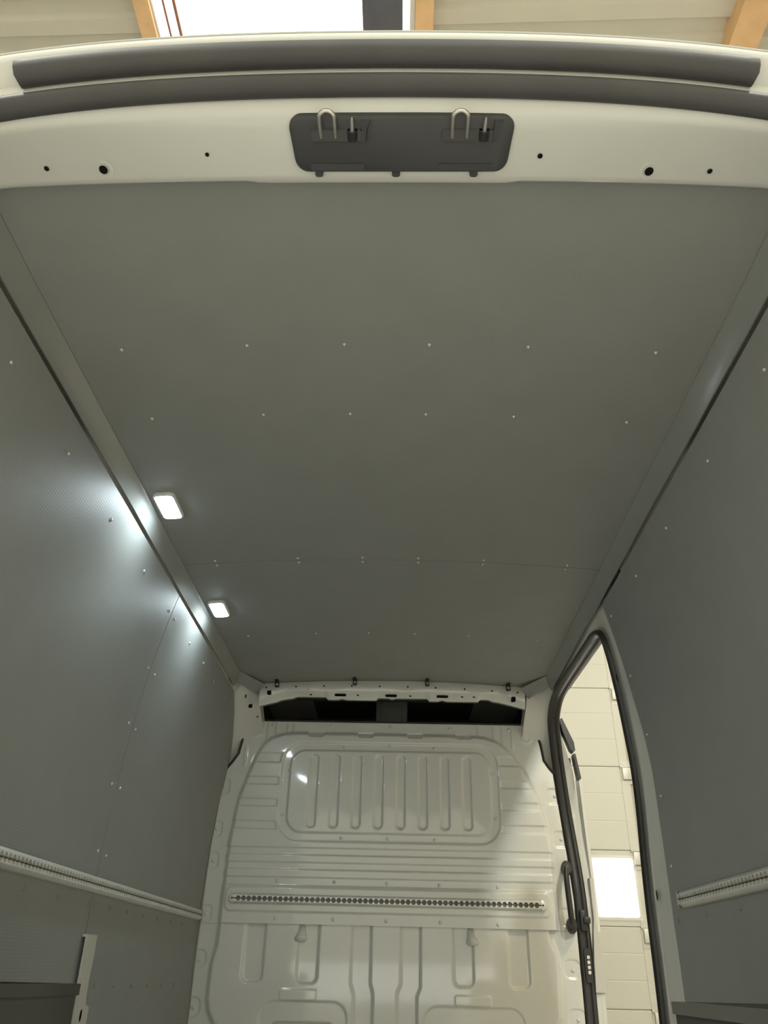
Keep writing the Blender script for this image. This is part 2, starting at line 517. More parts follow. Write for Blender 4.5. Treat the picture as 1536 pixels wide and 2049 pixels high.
def onrm(i):
    a = OP[max(i - 1, 0)]; b = OP[min(i + 1, len(OP) - 1)]
    t = b - a
    t = t / np.linalg.norm(t)
    n = np.array([-t[1], t[0]])
    if np.dot(n, OP[i] - CEN) < 0:
        n = -n
    return n


def ring_row(dist, off, ymin=2.78, zmax=2.735, ymax=9):
    r = []
    for i, p in enumerate(OP):
        q = p + onrm(i) * dist
        y, z = max(min(q[0], ymax), ymin), min(max(q[1], 0.55), zmax)
        r.append((WX(z) + off, y, z))
    return r


def jamb_row(dist, deep, shallow):
    r = []
    for (x, y, z), p in zip(ring_row(dist, 0.0), OP):
        k = min(1.0, max(0.0, (2.63 - p[1]) / 0.22)) if p[0] > 3.9 else 0.25
        r.append((x + shallow + (deep - shallow) * k, y, z))
    return r


obj('door_frame', loft([jamb_row(-0.012, 0.10, 0.045), ring_row(-0.008, 0.045), ring_row(0.0, 0.024), ring_row(0.012, 0.014), ring_row(0.10, 0.008), ring_row(0.14, 0.020), ring_row(0.19, 0.026), ring_row(0.40, 0.026)]),
    'paint', wr, smooth=50)
# outer skin around the opening and behind it
obj('body_skin', loft([jamb_row(-0.012, 0.10, 0.045), ring_row(0.15, 0.105, 2.6, 2.84), ring_row(0.30, 0.10, 2.6, 2.86)]), 'paint', wr, smooth=50)
obj('body_side', wall_grid(1, 0.80, lambda z: 2.85, -0.10, 0.01, 0.45, 2.80, nz=24), 'paint', wr, smooth=40)
obj('rear_pillar', wall_grid(1, 0.96, lambda z: 1.1, -0.012, 0.06, FLOOR, 2.72, nz=24), 'paint', wr, smooth=40)
# weatherstrip around the opening: a flat lip and a round bulb
def seal_section(cn, cx, an, ax, seg=10):
    rows = []
    for i, p in enumerate(OP):
        n = onrm(i)
        row = []
        for k in range(seg):
            a = 2 * math.pi * k / seg
            q = p + n * (cn + an * math.cos(a))
            row.append((WX(p[1]) + cx + ax * math.sin(a), q[0], q[1]))
        rows.append(row)
    return loft(rows, True, False, True)


ws = obj('weatherstrip', seal_section(0.0, 0.018, 0.013, 0.026), 'rubber', wr, smooth=60)
obj('sealing_lip', seal_section(-0.010, 0.046, 0.007, 0.013, 8), 'rubber', ws, smooth=60)
# holes in the pillar
for y, z, a in ((3.02, 2.44, 0.010), (3.12, 1.66, 0.013)):
    n = 10
    v = [(WX(z) + 0.006, y + 0.6 * a * math.cos(2 * math.pi * k / n), z + 1.5 * a * math.sin(2 * math.pi * k / n)) for k in range(n)]
    obj('hole', (v, [tuple(range(n))]), 'hole', wr)
# fittings on the front jamb
jy = 4.535


def jamb_pts(pts, y0, y1):
    return extrude(pts, lambda p, t: (p[0], t, p[1]), y0, y1)


obj('rubber_pad', jamb_pts([(0.955, 2.662), (0.971, 2.671), (1.025, 2.534), (1.028, 2.49), (1.016, 2.481), (1.002, 2.495), (0.969, 2.593)], 4.40, 4.46), 'black', wr)
obj('rubber_pad', jamb_pts([(1.022, 2.479), (1.035, 2.479), (1.053, 2.346), (1.037, 2.346)], 4.435, 4.50), 'black', wr)
for z0, z1 in ((2.43, 2.475), (2.32, 2.42)):
    cl = obj('door_contact', box(0.985, 1.022, 4.515, 4.55, z0, z1, 0.006), 'black', wr, smooth=40)
    inst('screw', ME_SCREW, (1.004, 4.515, (z0 + z1) / 2), cl, (math.pi / 2, 0, 0))
obj('jamb_edge', loft([[(x + dx, 4.52 + dy, z) for dx, dy in ((0, 0.04), (0.012, 0.0), (0.03, 0.012), (0.035, 0.06))] for x, z in ((1.045, 2.36), (1.05, 2.1), (1.055, 1.9), (1.058, 1.75), (1.06, 1.6))], False), 'paint', wr, smooth=50)
obj('outer_fairing', loft([[(x0, 4.56, z), (x0 + 0.01, 4.50, z), (x1, 4.505, z), (x1 + 0.006, 4.60, z)] for x0, x1, z in
                           ((1.045, 1.075, 1.85), (1.045, 1.068, 1.66), (1.035, 1.072, 1.58), (1.025, 1.082, 1.47), (1.020, 1.088, 1.36), (1.018, 1.085, 1.335))], False, False), 'paint_dull', wr, smooth=50)
stp = obj('door_buffer', merge(box(0.985, 1.022, 4.50, 4.55, 1.60, 1.70, 0.012), box(1.0, 1.036, 4.485, 4.52, 1.635, 1.668, 0.010)), 'black', wr, smooth=40)
ctp = obj('contact_plate', extrude(rrect(0.988, 1.022, 1.375, 1.525, 0.01, 3), lambda p, t: (p[0], t, p[1]), 4.505, 4.55), 'black', wr)
for z in (1.42, 1.442, 1.464, 1.486):
    obj('contact_pin', extrude(rrect(1.000, 1.014, z - 0.008, z + 0.008, 0.005, 3), lambda p, t: (p[0], t, p[1]), 4.500, 4.506), 'white', ctp)

# open sliding door pushed back along the outside
sd = empty('door_2', (1.14, 2.4, 0.6), kind='structure', label='open sliding side door pushed back outside the van')
obj('door_skin', wall_grid(1, 1.62, lambda z: 3.10, -0.19, 0.05, 0.6, 2.62, nz=24), 'paint', sd, smooth=40)
obj('door_seal', wall_grid(1, 3.10, lambda z: 3.125, -0.185, 0.04, 0.62, 2.58, ny=1, nz=24), 'rubber', sd, smooth=40)

# ------------------------------------------------------------------ ceiling
ce = empty('ceiling', (0, 2.5, 2.8), kind='structure', label='grey textured ceiling lining of the van')


def ceil_panel(y0, y1, xe=0.835):
    n = 24
    xs = [-xe + 2 * xe * i / n for i in range(n + 1)]
    ring = [(x, ZC(x)) for x in xs] + [(x, ZC(x) + 0.006) for x in xs[::-1]]
    return loft([[(x, y, z) for x, z in ring] for y in (y0, y1)], True, False, True)


c1 = obj('ceiling_panel', ceil_panel(0.95, 2.707), 'lining_ceiling', ce, smooth=40)
c2 = obj('ceiling_panel', ceil_panel(2.7100, 4.19), 'lining_ceiling', ce, smooth=40)
CX = [-0.69, -0.364, -0.11, 0.111, 0.366, 0.69]
for yy, pan in ((1.492, c1), (1.782, c1), (2.690, c1), (2.727, c2), (3.475, c2)):
    for x in CX:
        inst('screw', ME_SCREW, (x, yy, ZC(x)), pan, (math.pi, 0, 0))
# outer roof skin
rows = []
for y in (0.748, 0.80, 2.0, 4.0, 5.4, 6.2):
    row = []
    for i in range(33):
        x = -0.99 + 1.98 * i / 32
        z = 2.866 - (0.1 * x * x + 0.12 * x ** 4)
        if y > 0.9:
            z = 2.885 - 0.05 * x * x - max(0.0, abs(x) - 0.86) * 0.35
        row.append((x, y, z))
    rows.append(row)
obj('roof_skin', loft(rows), 'paint', ce, smooth=50)

# cove strips between wall lining and ceiling
for s, n_, lab in ((-1, 'trim_1', 'narrow grey cove strip between left wall and ceiling'), (1, 'trim_2', 'narrow grey cove strip between right wall and ceiling')):
    t = empty(n_, (s * 0.84, 2.5, 2.7), kind='structure', label=lab)
    ys = [0.96 + (4.03 - 0.96) * i / 30 for i in range(31)]
    rows = []
    for y in ys:
        wob = 0.0012 * math.sin(y * 5.1) + 0.0008 * math.sin(y * 11)
        a = (s * (0.8505 + wob), 2.708); m_ = (s * (0.836 + wob), 2.738); b = (s * (0.816 + wob), 2.7635)
        rows.append([(a[0], y, a[1]), (m_[0], y, m_[1]), (b[0], y, b[1]), (b[0] + s * 0.002, y, b[1] + 0.003), (m_[0] + s * 0.003, y, m_[1] + 0.002), (a[0] + s * 0.004, y, a[1] + 0.001)])
    obj('cove_strip', loft(rows, True, False, True), 'cove', t, smooth=30)
    # angled end plate down to the cross member
    q = [(s * 0.815, 3.95, 2.764), (s * 0.838, 4.03, 2.733), (s * 0.752, 4.19, 2.711), (s * 0.705, 4.13, 2.752)]
    obj('end_plate', merge((q + [(a + s * 0.0, b + 0.004, c + 0.003) for a, b, c in q], [(0, 1, 2, 3), (7, 6, 5, 4), (0, 4, 5, 1), (1, 5, 6, 2), (2, 6, 7, 3), (3, 7, 4, 0)])), 'cove', t)

# ------------------------------------------------------------------ cross member above the bulkhead
cm = empty('trim_3', (0, 4.17, 2.75), kind='structure', label='light grey painted cross member above the bulkhead')
rows = []
NB = 120
for i in range(NB + 1):
    x = -0.735 + 1.465 * i / NB
    ax = abs(x)
    top = ZC(x) - 0.0015
    fold = 2.730 - 0.005 * x * x * 4 - max(0, ax - 0.60) * 0.30
    bot = 2.697 + 0.007 * math.copysign(min(1, abs(math.sin(x * 11.3)) * 4), math.sin(x * 11.3 + 0.9)) * (1 if ax < 0.55 else 0.3) - max(0, ax - 0.52) ** 1.3 * 0.35
    wv = 0.0025 * math.sin(x * 23) * math.sin(x * 7 + 1)
    rows.append([(x, 4.175, top), (x, 4.163 + wv, (top * 0.6 + fold * 0.4)), (x, 4.160 + wv, fold + 0.008), (x, 4.166, fold), (x, 4.186, bot + 0.008), (x, 4.190, bot), (x, 4.225, bot + 0.004), (x, 4.26, bot + 0.05)])
obj('beam', loft(rows), 'paint', cm, smooth=50)


def disc(c, u, v, ru, rv, n=10):
    c, u, v = Vector(c), Vector(u), Vector(v)
    return [tuple(c + u * (ru * math.cos(2 * math.pi * k / n)) + v * (rv * math.sin(2 * math.pi * k / n))) for k in range(n)], [tuple(range(n))]


for x in (-0.287, -0.006, 0.277):
    obj('slot', extrude(rrect(x - 0.032, x + 0.032, 2.707, 2.719, 0.006, 4), lambda p, t: (p[0], t + (2.73 - p[1]) * 0.5, p[1]), 4.1645, 4.168), 'hole', cm)
for x, z in ((-0.535, 2.752), (-0.38, 2.758), (-0.225, 2.760), (-0.07, 2.760), (0.086, 2.760), (0.24, 2.757), (0.40, 2.752), (0.55, 2.745), (-0.70, 2.745), (0.69, 2.738)):
    obj('hole', disc((x, 4.1585, z), (1, 0, 0), (0, 0, 1), 0.0045, 0.0055, 8), 'hole', cm)
for x0 in (-0.45, -0.19, 0.10, 0.385, 0.45):
    obj('hole', disc((x0, 4.1690, 2.711), (1, 0, 0), (0, 0, 1), 0.007, 0.004, 8), 'hole', cm)
for x, z in ((-0.68, 2.714), (0.665, 2.700)):
    obj('slot', extrude(rrect(x - 0.011, x + 0.011, z - 0.011, z + 0.011, 0.003, 2), lambda p, t: (p[0], t, p[1]), 4.150, 4.18), 'hole', cm)
for x in (-0.64, -0.208, 0.193, 0.639):
    z = ZC(x)
    c = obj('trim_clip', merge(box(x - 0.011, x + 0.011, 4.138, 4.163, z - 0.034, z - 0.001, 0.003), box(x - 0.009, x + 0.009, 4.115, 4.15, z - 0.006, z - 0.001)), 'black', cm, smooth=40)
    inst('screw', ME_SCREW, (x, 4.138, z - 0.022), c, (math.pi / 2, 0, 0))

# ------------------------------------------------------------------ bulkhead (front wall of the load space)
BY = 4.45
bk = empty('wall_front', (0, BY, FLOOR), kind='structure', label='light grey pressed steel bulkhead with ribbed blind window')


def sstep(sd, w):
    t = np.clip(0.5 - sd / w, 0, 1)
    return t * t * (3 - 2 * t)


def sd_rr(x, z, x0, x1, z0, z1, r):
    qx = np.abs(x - (x0 + x1) / 2) - ((x1 - x0) / 2 - r)
    qz = np.abs(z - (z0 + z1) / 2) - ((z1 - z0) / 2 - r)
    return np.hypot(np.maximum(qx, 0), np.maximum(qz, 0)) + np.minimum(np.maximum(qx, qz), 0) - r


def sd_poly(x, z, P):
    d = np.full(x.shape, 1e9)
    inside = np.zeros(x.shape, bool)
    n = len(P)
    for i in range(n):
        ax_, az = P[i]; bx, bz = P[(i + 1) % n]
        ex, ez = bx - ax_, bz - az
        t = np.clip(((x - ax_) * ex + (z - az) * ez) / (ex * ex + ez * ez + 1e-12), 0, 1)
        d = np.minimum(d, np.hypot(x - ax_ - t * ex, z - az - t * ez))
        c = ((az > z) != (bz > z)) & (x < (bx - ax_) * (z - az) / (bz - az + 1e-15) + ax_)
        inside ^= c
    return np.where(inside, -d, d)


BULGE = [(-0.875, 1.50), (-0.874, 1.80), (-0.870, 1.98), (-0.849, 2.20), (-0.822, 2.29), (-0.797, 2.364), (-0.772, 2.44), (-0.738, 2.505), (-0.69, 2.545), (-0.62, 2.568), (-0.54, 2.575),
         (0.44, 2.572), (0.53, 2.563), (0.60, 2.54), (0.65, 2.503), (0.70, 2.45), (0.745, 2.381), (0.79, 2.29), (0.819, 2.214), (0.848, 2.08), (0.860, 1.976), (0.858, 1.80), (0.852, 1.50)]
GROOVES = [(2.452, 2.401), (2.322, 2.281), (2.206, 2.167), (2.091, 2.051), (1.960, 1.925), (1.888, 1.854), (1.816, 1.777)]


def h_upper(x, z):
    sb = sd_poly(x, z, BULGE)
    bul = sstep(sb + 0.006, 0.030)
    h = 0.027 * bul
    so = sd_rr(x, z, -0.612, 0.590, 1.993, 2.513, 0.11)
    nowin = 1 - sstep(so - 0.012, 0.016)
    for zt, zb in GROOVES:
        band = sstep(np.abs(z - (zt + zb) / 2) - (zt - zb) / 2, 0.007)
        h -= 0.0065 * band * sstep(sb + 0.0, 0.03) * nowin
    h -= 0.008 * sstep(so, 0.013)
    h += 0.012 * sstep(sd_rr(x, z, -0.566, 0.549, 2.036, 2.470, 0.085), 0.013)
    for i in range(8):
        xc = -0.433 + 0.1213 * i
        h -= 0.009 * sstep(sd_rr(x, z, xc - 0.023, xc + 0.023, 2.062, 2.445, 0.02), 0.014)
    h += 0.007 * sstep(sd_rr(x, z, -0.848, 0.826, 1.655, 1.768, 0.03), 0.012)
    for xc in (-0.433, -0.149, 0.132, 0.41):
        h -= 0.010 * sstep(sd_rr(x, z, xc - 0.045, xc + 0.045, 2.548, 2.60, 0.016), 0.008) * (bul > 0.02)
    for xc, zc in ((-0.93, 2.27), (-0.945, 2.05), (-0.945, 1.892), (-0.948, 1.641), (0.90, 2.25), (0.918, 2.03), (0.918, 1.66)):
        h -= 0.005 * sstep(sd_rr(x, z, xc - 0.045, xc + 0.03, zc - 0.04, zc + 0.04, 0.02), 0.01)
    out = 1 - bul
    for xc in (-0.715, -0.665, -0.60, -0.565, 0.49, 0.58, 0.63, 0.685):
        h += 0.005 * np.exp(-((x - xc) / 0.006) ** 2) * out * (z > 2.5) * np.clip((2.66 - z) / 0.05, 0, 1)
    for xc, zc in ((-0.785, 2.576), (0.766, 2.564)):
        rr = np.hypot(x - xc, z - zc)
        h += 0.005 * np.exp(-((rr - 0.024) / 0.006) ** 2) + 0.004 * np.exp(-(rr / 0.008) ** 2)
    h += 0.004 * np.exp(-(((x + 0.83) / 0.006) ** 2)) * ((z < 2.50) & (z > 2.38)) * out
    h += 0.0006 * np.sin(x * 17 + z * 5) * np.sin(z * 13 + 1) * bul
    return h


LBUL = [(-0.872, 1.75), (-0.874, 1.50), (-0.892, 1.42), (-0.892, 1.27), (-0.880, 1.22), (-0.845, 1.165), (-0.79, 1.14), (0.76, 1.14), (0.81, 1.165), (0.842, 1.23), (0.850, 1.45), (0.845, 1.50), (0.818, 1.555), (0.812, 1.75)]
CHL = [(-0.186, 1.75), (-0.090, 1.75), (-0.088, 1.350), (-0.075, 1.312), (-0.075, 0.9), (-0.168, 0.9), (-0.168, 1.300), (-0.187, 1.350)]
CHR = [(0.061, 1.75), (0.161, 1.75), (0.158, 1.338), (0.141, 1.300), (0.141, 0.9), (0.044, 0.9), (0.044, 1.315), (0.062, 1.352)]


def h_lower(x, z):
    h = -0.004 + 0.022 * sstep(sd_poly(x, z, LBUL) + 0.004, 0.03)
    for x0, x1 in ((-0.728, -0.626), (-0.456, -0.353), (0.324, 0.422), (0.598, 0.698)):
        h -= 0.012 * sstep(sd_rr(x, z, x0, x1, 1.345, 1.9, 0.03), 0.017)
    for P in (CHL, CHR):
        h -= 0.012 * sstep(sd_poly(x, z, P), 0.017)
    for x0, x1, z0, z1 in ((-0.531, -0.352, 1.273, 1.320), (0.326, 0.502, 1.266, 1.309)):
        h += 0.005 * sstep(sd_rr(x, z, x0, x1, z0, z1, 0.008), 0.007)
    for x0, x1, zt in ((-0.625, -0.199, 1.270), (0.172, 0.66, 1.262)):
        h -= 0.006 * sstep(sd_rr(x, z, x0, x1, 0.95, zt, 0.07), 0.010)
        h -= 0.012 * sstep(sd_rr(x, z, x0 + 0.06, x1 - 0.06, 1.0, 1.183, 0.03), 0.012)
    for xc, zc in ((-0.952, 1.434), (-0.955, 1.231), (0.918, 1.427), (0.922, 1.22)):
        h -= 0.005 * sstep(sd_rr(x, z, xc - 0.05, xc + 0.035, zc - 0.035, zc + 0.045, 0.03), 0.008)
    return h


UL = [(1.598, -0.966), (1.948, -0.963), (2.20, -0.945), (2.362, -0.924), (2.40, -0.895), (2.449, -0.864), (2.53, -0.850), (2.59, -0.838), (2.636, -0.787)]
UR = [(1.598, 0.950), (1.74, 0.950), (1.948, 0.936), (2.10, 0.922), (2.368, 0.899), (2.40, 0.872), (2.437, 0.848), (2.52, 0.838), (2.575, 0.825), (2.636, 0.770)]


def relief(z_list, xl, xr, hf, nx):
    Z = np.array(z_list)
    L = np.array([xl(z) for z in Z]); R = np.array([xr(z) for z in Z])
    T = np.linspace(0, 1, nx + 1)
    X = L[:, None] + (R - L)[:, None] * T[None, :]
    ZZ = np.repeat(Z[:, None], nx + 1, 1)
    Hh = hf(X, ZZ)
    V = np.stack([X, BY - Hh, ZZ], -1).reshape(-1, 3)
    nz = len(Z)
    idx = np.arange(nz * (nx + 1)).reshape(nz, nx + 1)
    F = np.stack([idx[:-1, :-1], idx[:-1, 1:], idx[1:, 1:], idx[1:, :-1]], -1).reshape(-1, 4)
    return V, F


def relief_obj(name, V, F, m, parent):
    V = V - np.array(ORG[parent.name])[None, :]
    me = bpy.data.meshes.new(name)
    me.vertices.add(len(V)); me.vertices.foreach_set('co', V.astype(np.float32).ravel())
    me.loops.add(F.size); me.loops.foreach_set('vertex_index', F.astype(np.int32).ravel())
    me.polygons.add(len(F)); me.polygons.foreach_set('loop_start', np.arange(0, F.size, 4, dtype=np.int32))
    me.polygons.foreach_set('use_smooth', [True] * len(F))
    me.update(calc_edges=True)
    me.validate()
    me.materials.append(MAT[m])
    o = bpy.data.objects.new(name, me); COL.objects.link(o); o.parent = parent
    ORG[o.name] = ORG[parent.name]
    return o


xl_u = lambda z: float(np.interp(z, [p[0] for p in UL], [p[1] for p in UL]))
xr_u = lambda z: float(np.interp(z, [p[0] for p in UR], [p[1] for p in UR]))
V, F = relief(np.linspace(1.600, 2.636, 320), xl_u, xr_u, h_upper, 560)
up = relief_obj('upper_panel', V, F, 'paint', bk)
# folded edge round the upper panel: turned back 20 mm
edge_pts = [(-0.966, 1.6)] + [(p[1], p[0]) for p in UL[1:]] + [(p[1], p[0]) for p in UR[::-1]]
def h_at(fn, x, z):
    return float(fn(np.array([float(x)]), np.array([float(z)]))[0])
obj('folded_edge', loft([[(x, BY - h_at(h_upper, x, z), z) for x, z in edge_pts], [(x * 1.002, BY + 0.02, z) for x, z in edge_pts]]), 'paint', up)
obj('bottom_lip', box(-0.966, 0.948, BY - 0.001, BY + 0.004, 1.5985, 1.6005), 'paint', up)
zl = list(np.linspace(0.75, 1.10, 8)) + list(np.linspace(1.11, 1.63, 165))
V, F = relief(zl, lambda z: -0.968, lambda z: 0.952, h_lower, 560)
lp = relief_obj('lower_panel', V, F, 'paint', bk)


def bulk_screws(parent, fn, pts):
    for x, z in pts:
        inst('screw', ME_BOLT, (x, BY - h_at(fn, x, z), z), parent, (math.pi / 2, 0, 0))


bulk_screws(up, h_upper, [(-0.689, 2.614), (-0.349, 2.613), (-0.010, 2.612), (0.332, 2.609), (0.669, 2.609), (-0.571, 2.361), (-0.592, 2.126), (-0.264, 2.013), (-0.269, 2.492), (-0.011, 2.498),
                          (0.242, 2.490), (0.560, 2.354), (0.570, 2.121), (0.236, 2.012), (-0.014, 2.013), (-0.587, 1.798), (-0.289, 1.798), (-0.015, 1.796), (0.259, 1.793), (0.56, 1.791),
                          (-0.581, 1.626), (-0.287, 1.625), (-0.015, 1.623), (0.26, 1.622), (0.553, 1.619), (-0.93, 2.27), (-0.945, 2.05), (-0.945, 1.892), (-0.948, 1.641), (0.90, 2.25), (0.915, 2.03)])
bulk_screws(lp, h_lower, [(-0.950, 1.434), (-0.952, 1.231), (0.915, 1.427), (0.92, 1.22)])
# two pressed hooks below the joint
for x, lean in ((-0.437, -0.012), (0.408, 0.016)):
    rows = []
    for z, w, d in ((1.602, 0.014, 0.004), (1.585, 0.018, 0.018), (1.562, 0.024, 0.032), (1.545, 0.032, 0.042), (1.533, 0.034, 0.040), (1.524, 0.028, 0.026), (1.520, 0.014, 0.008)):
        cx = x + lean * (1.602 - z) / 0.08
        rows.append([(cx + w * math.cos(a), BY - 0.002 - d * max(0, math.sin(a)), z) for a in [math.pi * k / 10 for k in range(11)]])
    obj('lashing_hook', loft(rows), 'paint', lp, smooth=60)

for pts_ in ([(-0.789, 2.640), (-0.842, 2.594), (-0.855, 2.53), (-0.869, 2.45), (-0.90, 2.40), (-0.928, 2.366)], [(0.773, 2.640), (0.830, 2.578), (0.843, 2.52), (0.853, 2.44), (0.877, 2.402), (0.903, 2.370)]):
    obj('gap_shade_strip', tube([(x * 1.004, BY + 0.001, z + 0.002) for x, z in pts_], 0.007, 6), 'rubber', up, smooth=60)  # dark strips stand in for shade in the gap between panel and pillar
# cab space visible through the gap above the bulkhead
cabv = [(x, y, z) for z in (2.42, 2.872) for x, y in ((-0.80, 4.56), (0.80, 4.56), (0.80, 5.2), (-0.80, 5.2))]
obj('cab_lining', merge((cabv, [(0, 1, 2, 3), (4, 5, 6, 7), (1, 2, 6, 5), (2, 3, 7, 6), (3, 0, 4, 7)]), box(-0.80, 0.80, 4.24, 4.57, 2.80, 2.872), box(-0.74, 0.74, 4.52, 4.57, 2.40, 2.60)), 'void', bk)
obj('top_seal', box(-0.80, 0.785, BY + 0.004, BY + 0.03, 2.628, 2.650, 0.004), 'rubber', bk)
obj('cab_post', merge(box(-0.072, 0.06, 4.62, 4.66, 2.42, 2.868, 0.01), box(-0.10, -0.072, 4.64, 4.66, 2.42, 2.868), box(0.06, 0.088, 4.64, 4.66, 2.42, 2.868)), 'cab_post', bk, smooth=40)

# corner pillars that close the gap between side walls and bulkhead
def pillar(side, start, turn=lambda z: 0.0):
    rows = []
    for k in range(41):
        z = 1.0 + (2.765 - 1.0) * k / 40
        yf = float(np.interp(z, [0, 2.45, 2.55, 2.62, 2.69, 2.77], [4.53, 4.53, 4.46, 4.36, 4.22, 4.15]))
        w = WX(z) + 0.008
        xi = 0.745
        ys = start(z)
        yf = max(yf, ys + 0.05)
        row = [(side * w, ys, z)]
        p0 = np.array([w, min(max(ys + 0.02, turn(z)), yf - 0.02)]); p1 = np.array([w - 0.015, yf]); p2 = np.array([xi, yf + 0.01])
        for i in range(13):
            t = i / 12
            q = (1 - t) ** 2 * p0 + 2 * t * (1 - t) * p1 + t * t * p2
            row.append((side * q[0], q[1], z))
        row.append((side * (xi - 0.005), yf + 0.12, z))
        rows.append(row)
    return loft(rows)


pl = obj('corner_pillar', pillar(-1, lambda z: 3.92, lambda z: edge_l(z) + 0.02), 'paint', bk, smooth=60)
FO = sorted([(p[1], p[0]) for p in OP if p[0] > 3.9 and p[1] < 2.688])
pr = obj('corner_pillar', pillar(1, lambda z: float(np.interp(z, [a for a, b in FO], [b for a, b in FO])) + 0.005 if z < 2.688 else 3.92), 'paint', bk, smooth=60)


def hole_on_pillar(side, parent, x, z, hw, hh):
    yf = float(np.interp(z, [0, 2.45, 2.55, 2.62, 2.69, 2.77], [4.53, 4.53, 4.46, 4.36, 4.22, 4.15]))
    # locate the pillar face at this x
    w = WX(z) + 0.008
    best = None
    p0 = np.array([w, min(edge_l(z) + 0.02, yf - 0.02)]); p1 = np.array([w - 0.015, yf]); p2 = np.array([0.745, yf + 0.01])
    for i in range(200):
        t = i / 199
        q = (1 - t) ** 2 * p0 + 2 * t * (1 - t) * p1 + t * t * p2
        if best is None or abs(q[0] - abs(x)) < abs(best[0] - abs(x)):
            best = q
    y = best[1] - 0.006
    obj('hole', box(x - hw, x + hw, y - 0.001, y + 0.004, z - hh, z + hh), 'hole', parent)


hole_on_pillar(-1, pl, -0.795, 2.672, 0.010, 0.016)
hole_on_pillar(-1, pl, -0.815, 2.702, 0.003, 0.009)
hole_on_pillar(-1, pl, -0.765, 2.632, 0.003, 0.005)
# ------------------------------------------------------------------ rear header
hd = empty('trim_4', (0, 0.88, 2.77), kind='structure', label='light grey rear door header above the load opening')


def drop(x):
    return 0.1 * x * x + 0.12 * x ** 4


def hrow(y, z0, c, xs, wid=0.0, ybump=0.0):
    """one line of the header section, followed over the arch, round the corner and down the pillar"""
    pts = []
    xt = 0.74
    half = []
    for i in range(31):
        x = xt * i / 30
        half.append((x, y + (ybump if x < 0.262 else 0.0), z0 - c * drop(x)))
    z1 = z0 - c * drop(xt)
    sl = -c * (0.2 * xt + 0.48 * xt ** 3)
    P0 = np.array([xt, z1]); P2 = np.array([xs, z1 - 0.16]); P1 = np.array([xs, z1 + sl * (xs - xt)])
    for i in range(1, 11):
        t = i / 10
        q = (1 - t) ** 2 * P0 + 2 * t * (1 - t) * P1 + t * t * P2
        half.append((q[0], y, q[1]))
    half.append((xs + 0.05, y, 1.7))
    half.append((xs + 0.04, y, 0.70))
    return [(-a, b, c_) for a, b, c_ in half[:0:-1]] + half


HROWS = [hrow(0.992, 2.815, 0.3, 0.93), hrow(0.981, 2.760, 0.25, 0.855, ybump=0.004), hrow(0.974, 2.754, 0.25, 0.853, ybump=0.004), hrow(0.962, 2.753, 0.28, 0.855), hrow(0.875, 2.768, 0.60, 0.875), hrow(0.852, 2.772, 0.78, 0.885),
         hrow(0.838, 2.781, 0.92, 0.897), hrow(0.828, 2.793, 1.0, 0.91), hrow(0.80, 2.806, 1.0, 0.925), hrow(0.792, 2.812, 1.0, 0.932), hrow(0.789, 2.828, 1.0, 0.945), hrow(0.753, 2.842, 1.0, 0.96),
         hrow(0.7475, 2.852, 1.0, 0.975), hrow(0.7515, 2.866, 1.0, 0.99), hrow(0.80, 2.868, 1.0, 1.0)]
obj('header_panel', loft(HROWS), 'paint', hd, smooth=40)
# main door seal on the header
rows = []
base = hrow(0.806, 2.7935, 1.0, 0.918)
outw = hrow(0.806, 2.7935 + 0.01, 1.0, 0.928)
for p, q in zip(base, outw):
    n = (Vector(q) - Vector(p)).normalized()
    row = []
    for k in range(12):
        a = 2 * math.pi * k / 12
        row.append(tuple(Vector(p) + Vector((0, 0.0205 * math.cos(a), 0)) + n * (0.0125 * math.sin(a) + 0.004 * math.cos(a) * -1)))
    rows.append(row)
obj('weatherstrip', loft(rows, True, False, True), 'gutter', hd, smooth=60)
# dark cover strip along the roof edge
sec = [(0.7925, 2.828), (0.788, 2.816), (0.778, 2.812), (0.762, 2.815), (0.752, 2.823), (0.7500, 2.829), (0.7478, 2.8335), (0.7485, 2.838), (0.756, 2.842)]
rows = []
for i in range(61):
    x = -0.648 + 1.300 * i / 60
    e = 0.0
    rows.append([(x * (1.0 if k < 3 or k > 6 else 1.006), y, z - drop(x)) for k, (y, z) in enumerate(sec)])
obj('cover_strip', loft(rows, True, False, True), 'gutter', hd, smooth=50)
# holes
PY = lambda y: float(np.interp(y, [0.852, 0.875, 0.962], [2.772, 2.768, 2.753]))


def header_z(x, y):
    c = float(np.interp(y, [0.852, 0.875, 0.962], [0.78, 0.60, 0.28]))
    return PY(y) - c * drop(x)


for x, y, r in ((-0.655, 0.933, 0.005), (-0.548, 0.942, 0.0085), (-0.340, 0.918, 0.004), (0.303, 0.922, 0.005), (0.516, 0.947, 0.0085), (0.629, 0.941, 0.005)):
    z = header_z(x, y)
    if r > 0.006:
        obj('dimple', loft([[(x + rr * math.cos(2 * math.pi * k / 16), y + rr * math.sin(2 * math.pi * k / 16), header_z(x, y + rr * math.sin(2 * math.pi * k / 16)) - dz) for k in range(16)] for rr, dz in ((0.020, -0.0004), (0.0165, 0.0003), (0.013, -0.0002))], True), 'paint', hd, smooth=60)
    obj('hole', disc((x, y, z - 0.0025), (1, 0, 0), (0, 1, -0.17), r, r, 12), 'hole', hd)
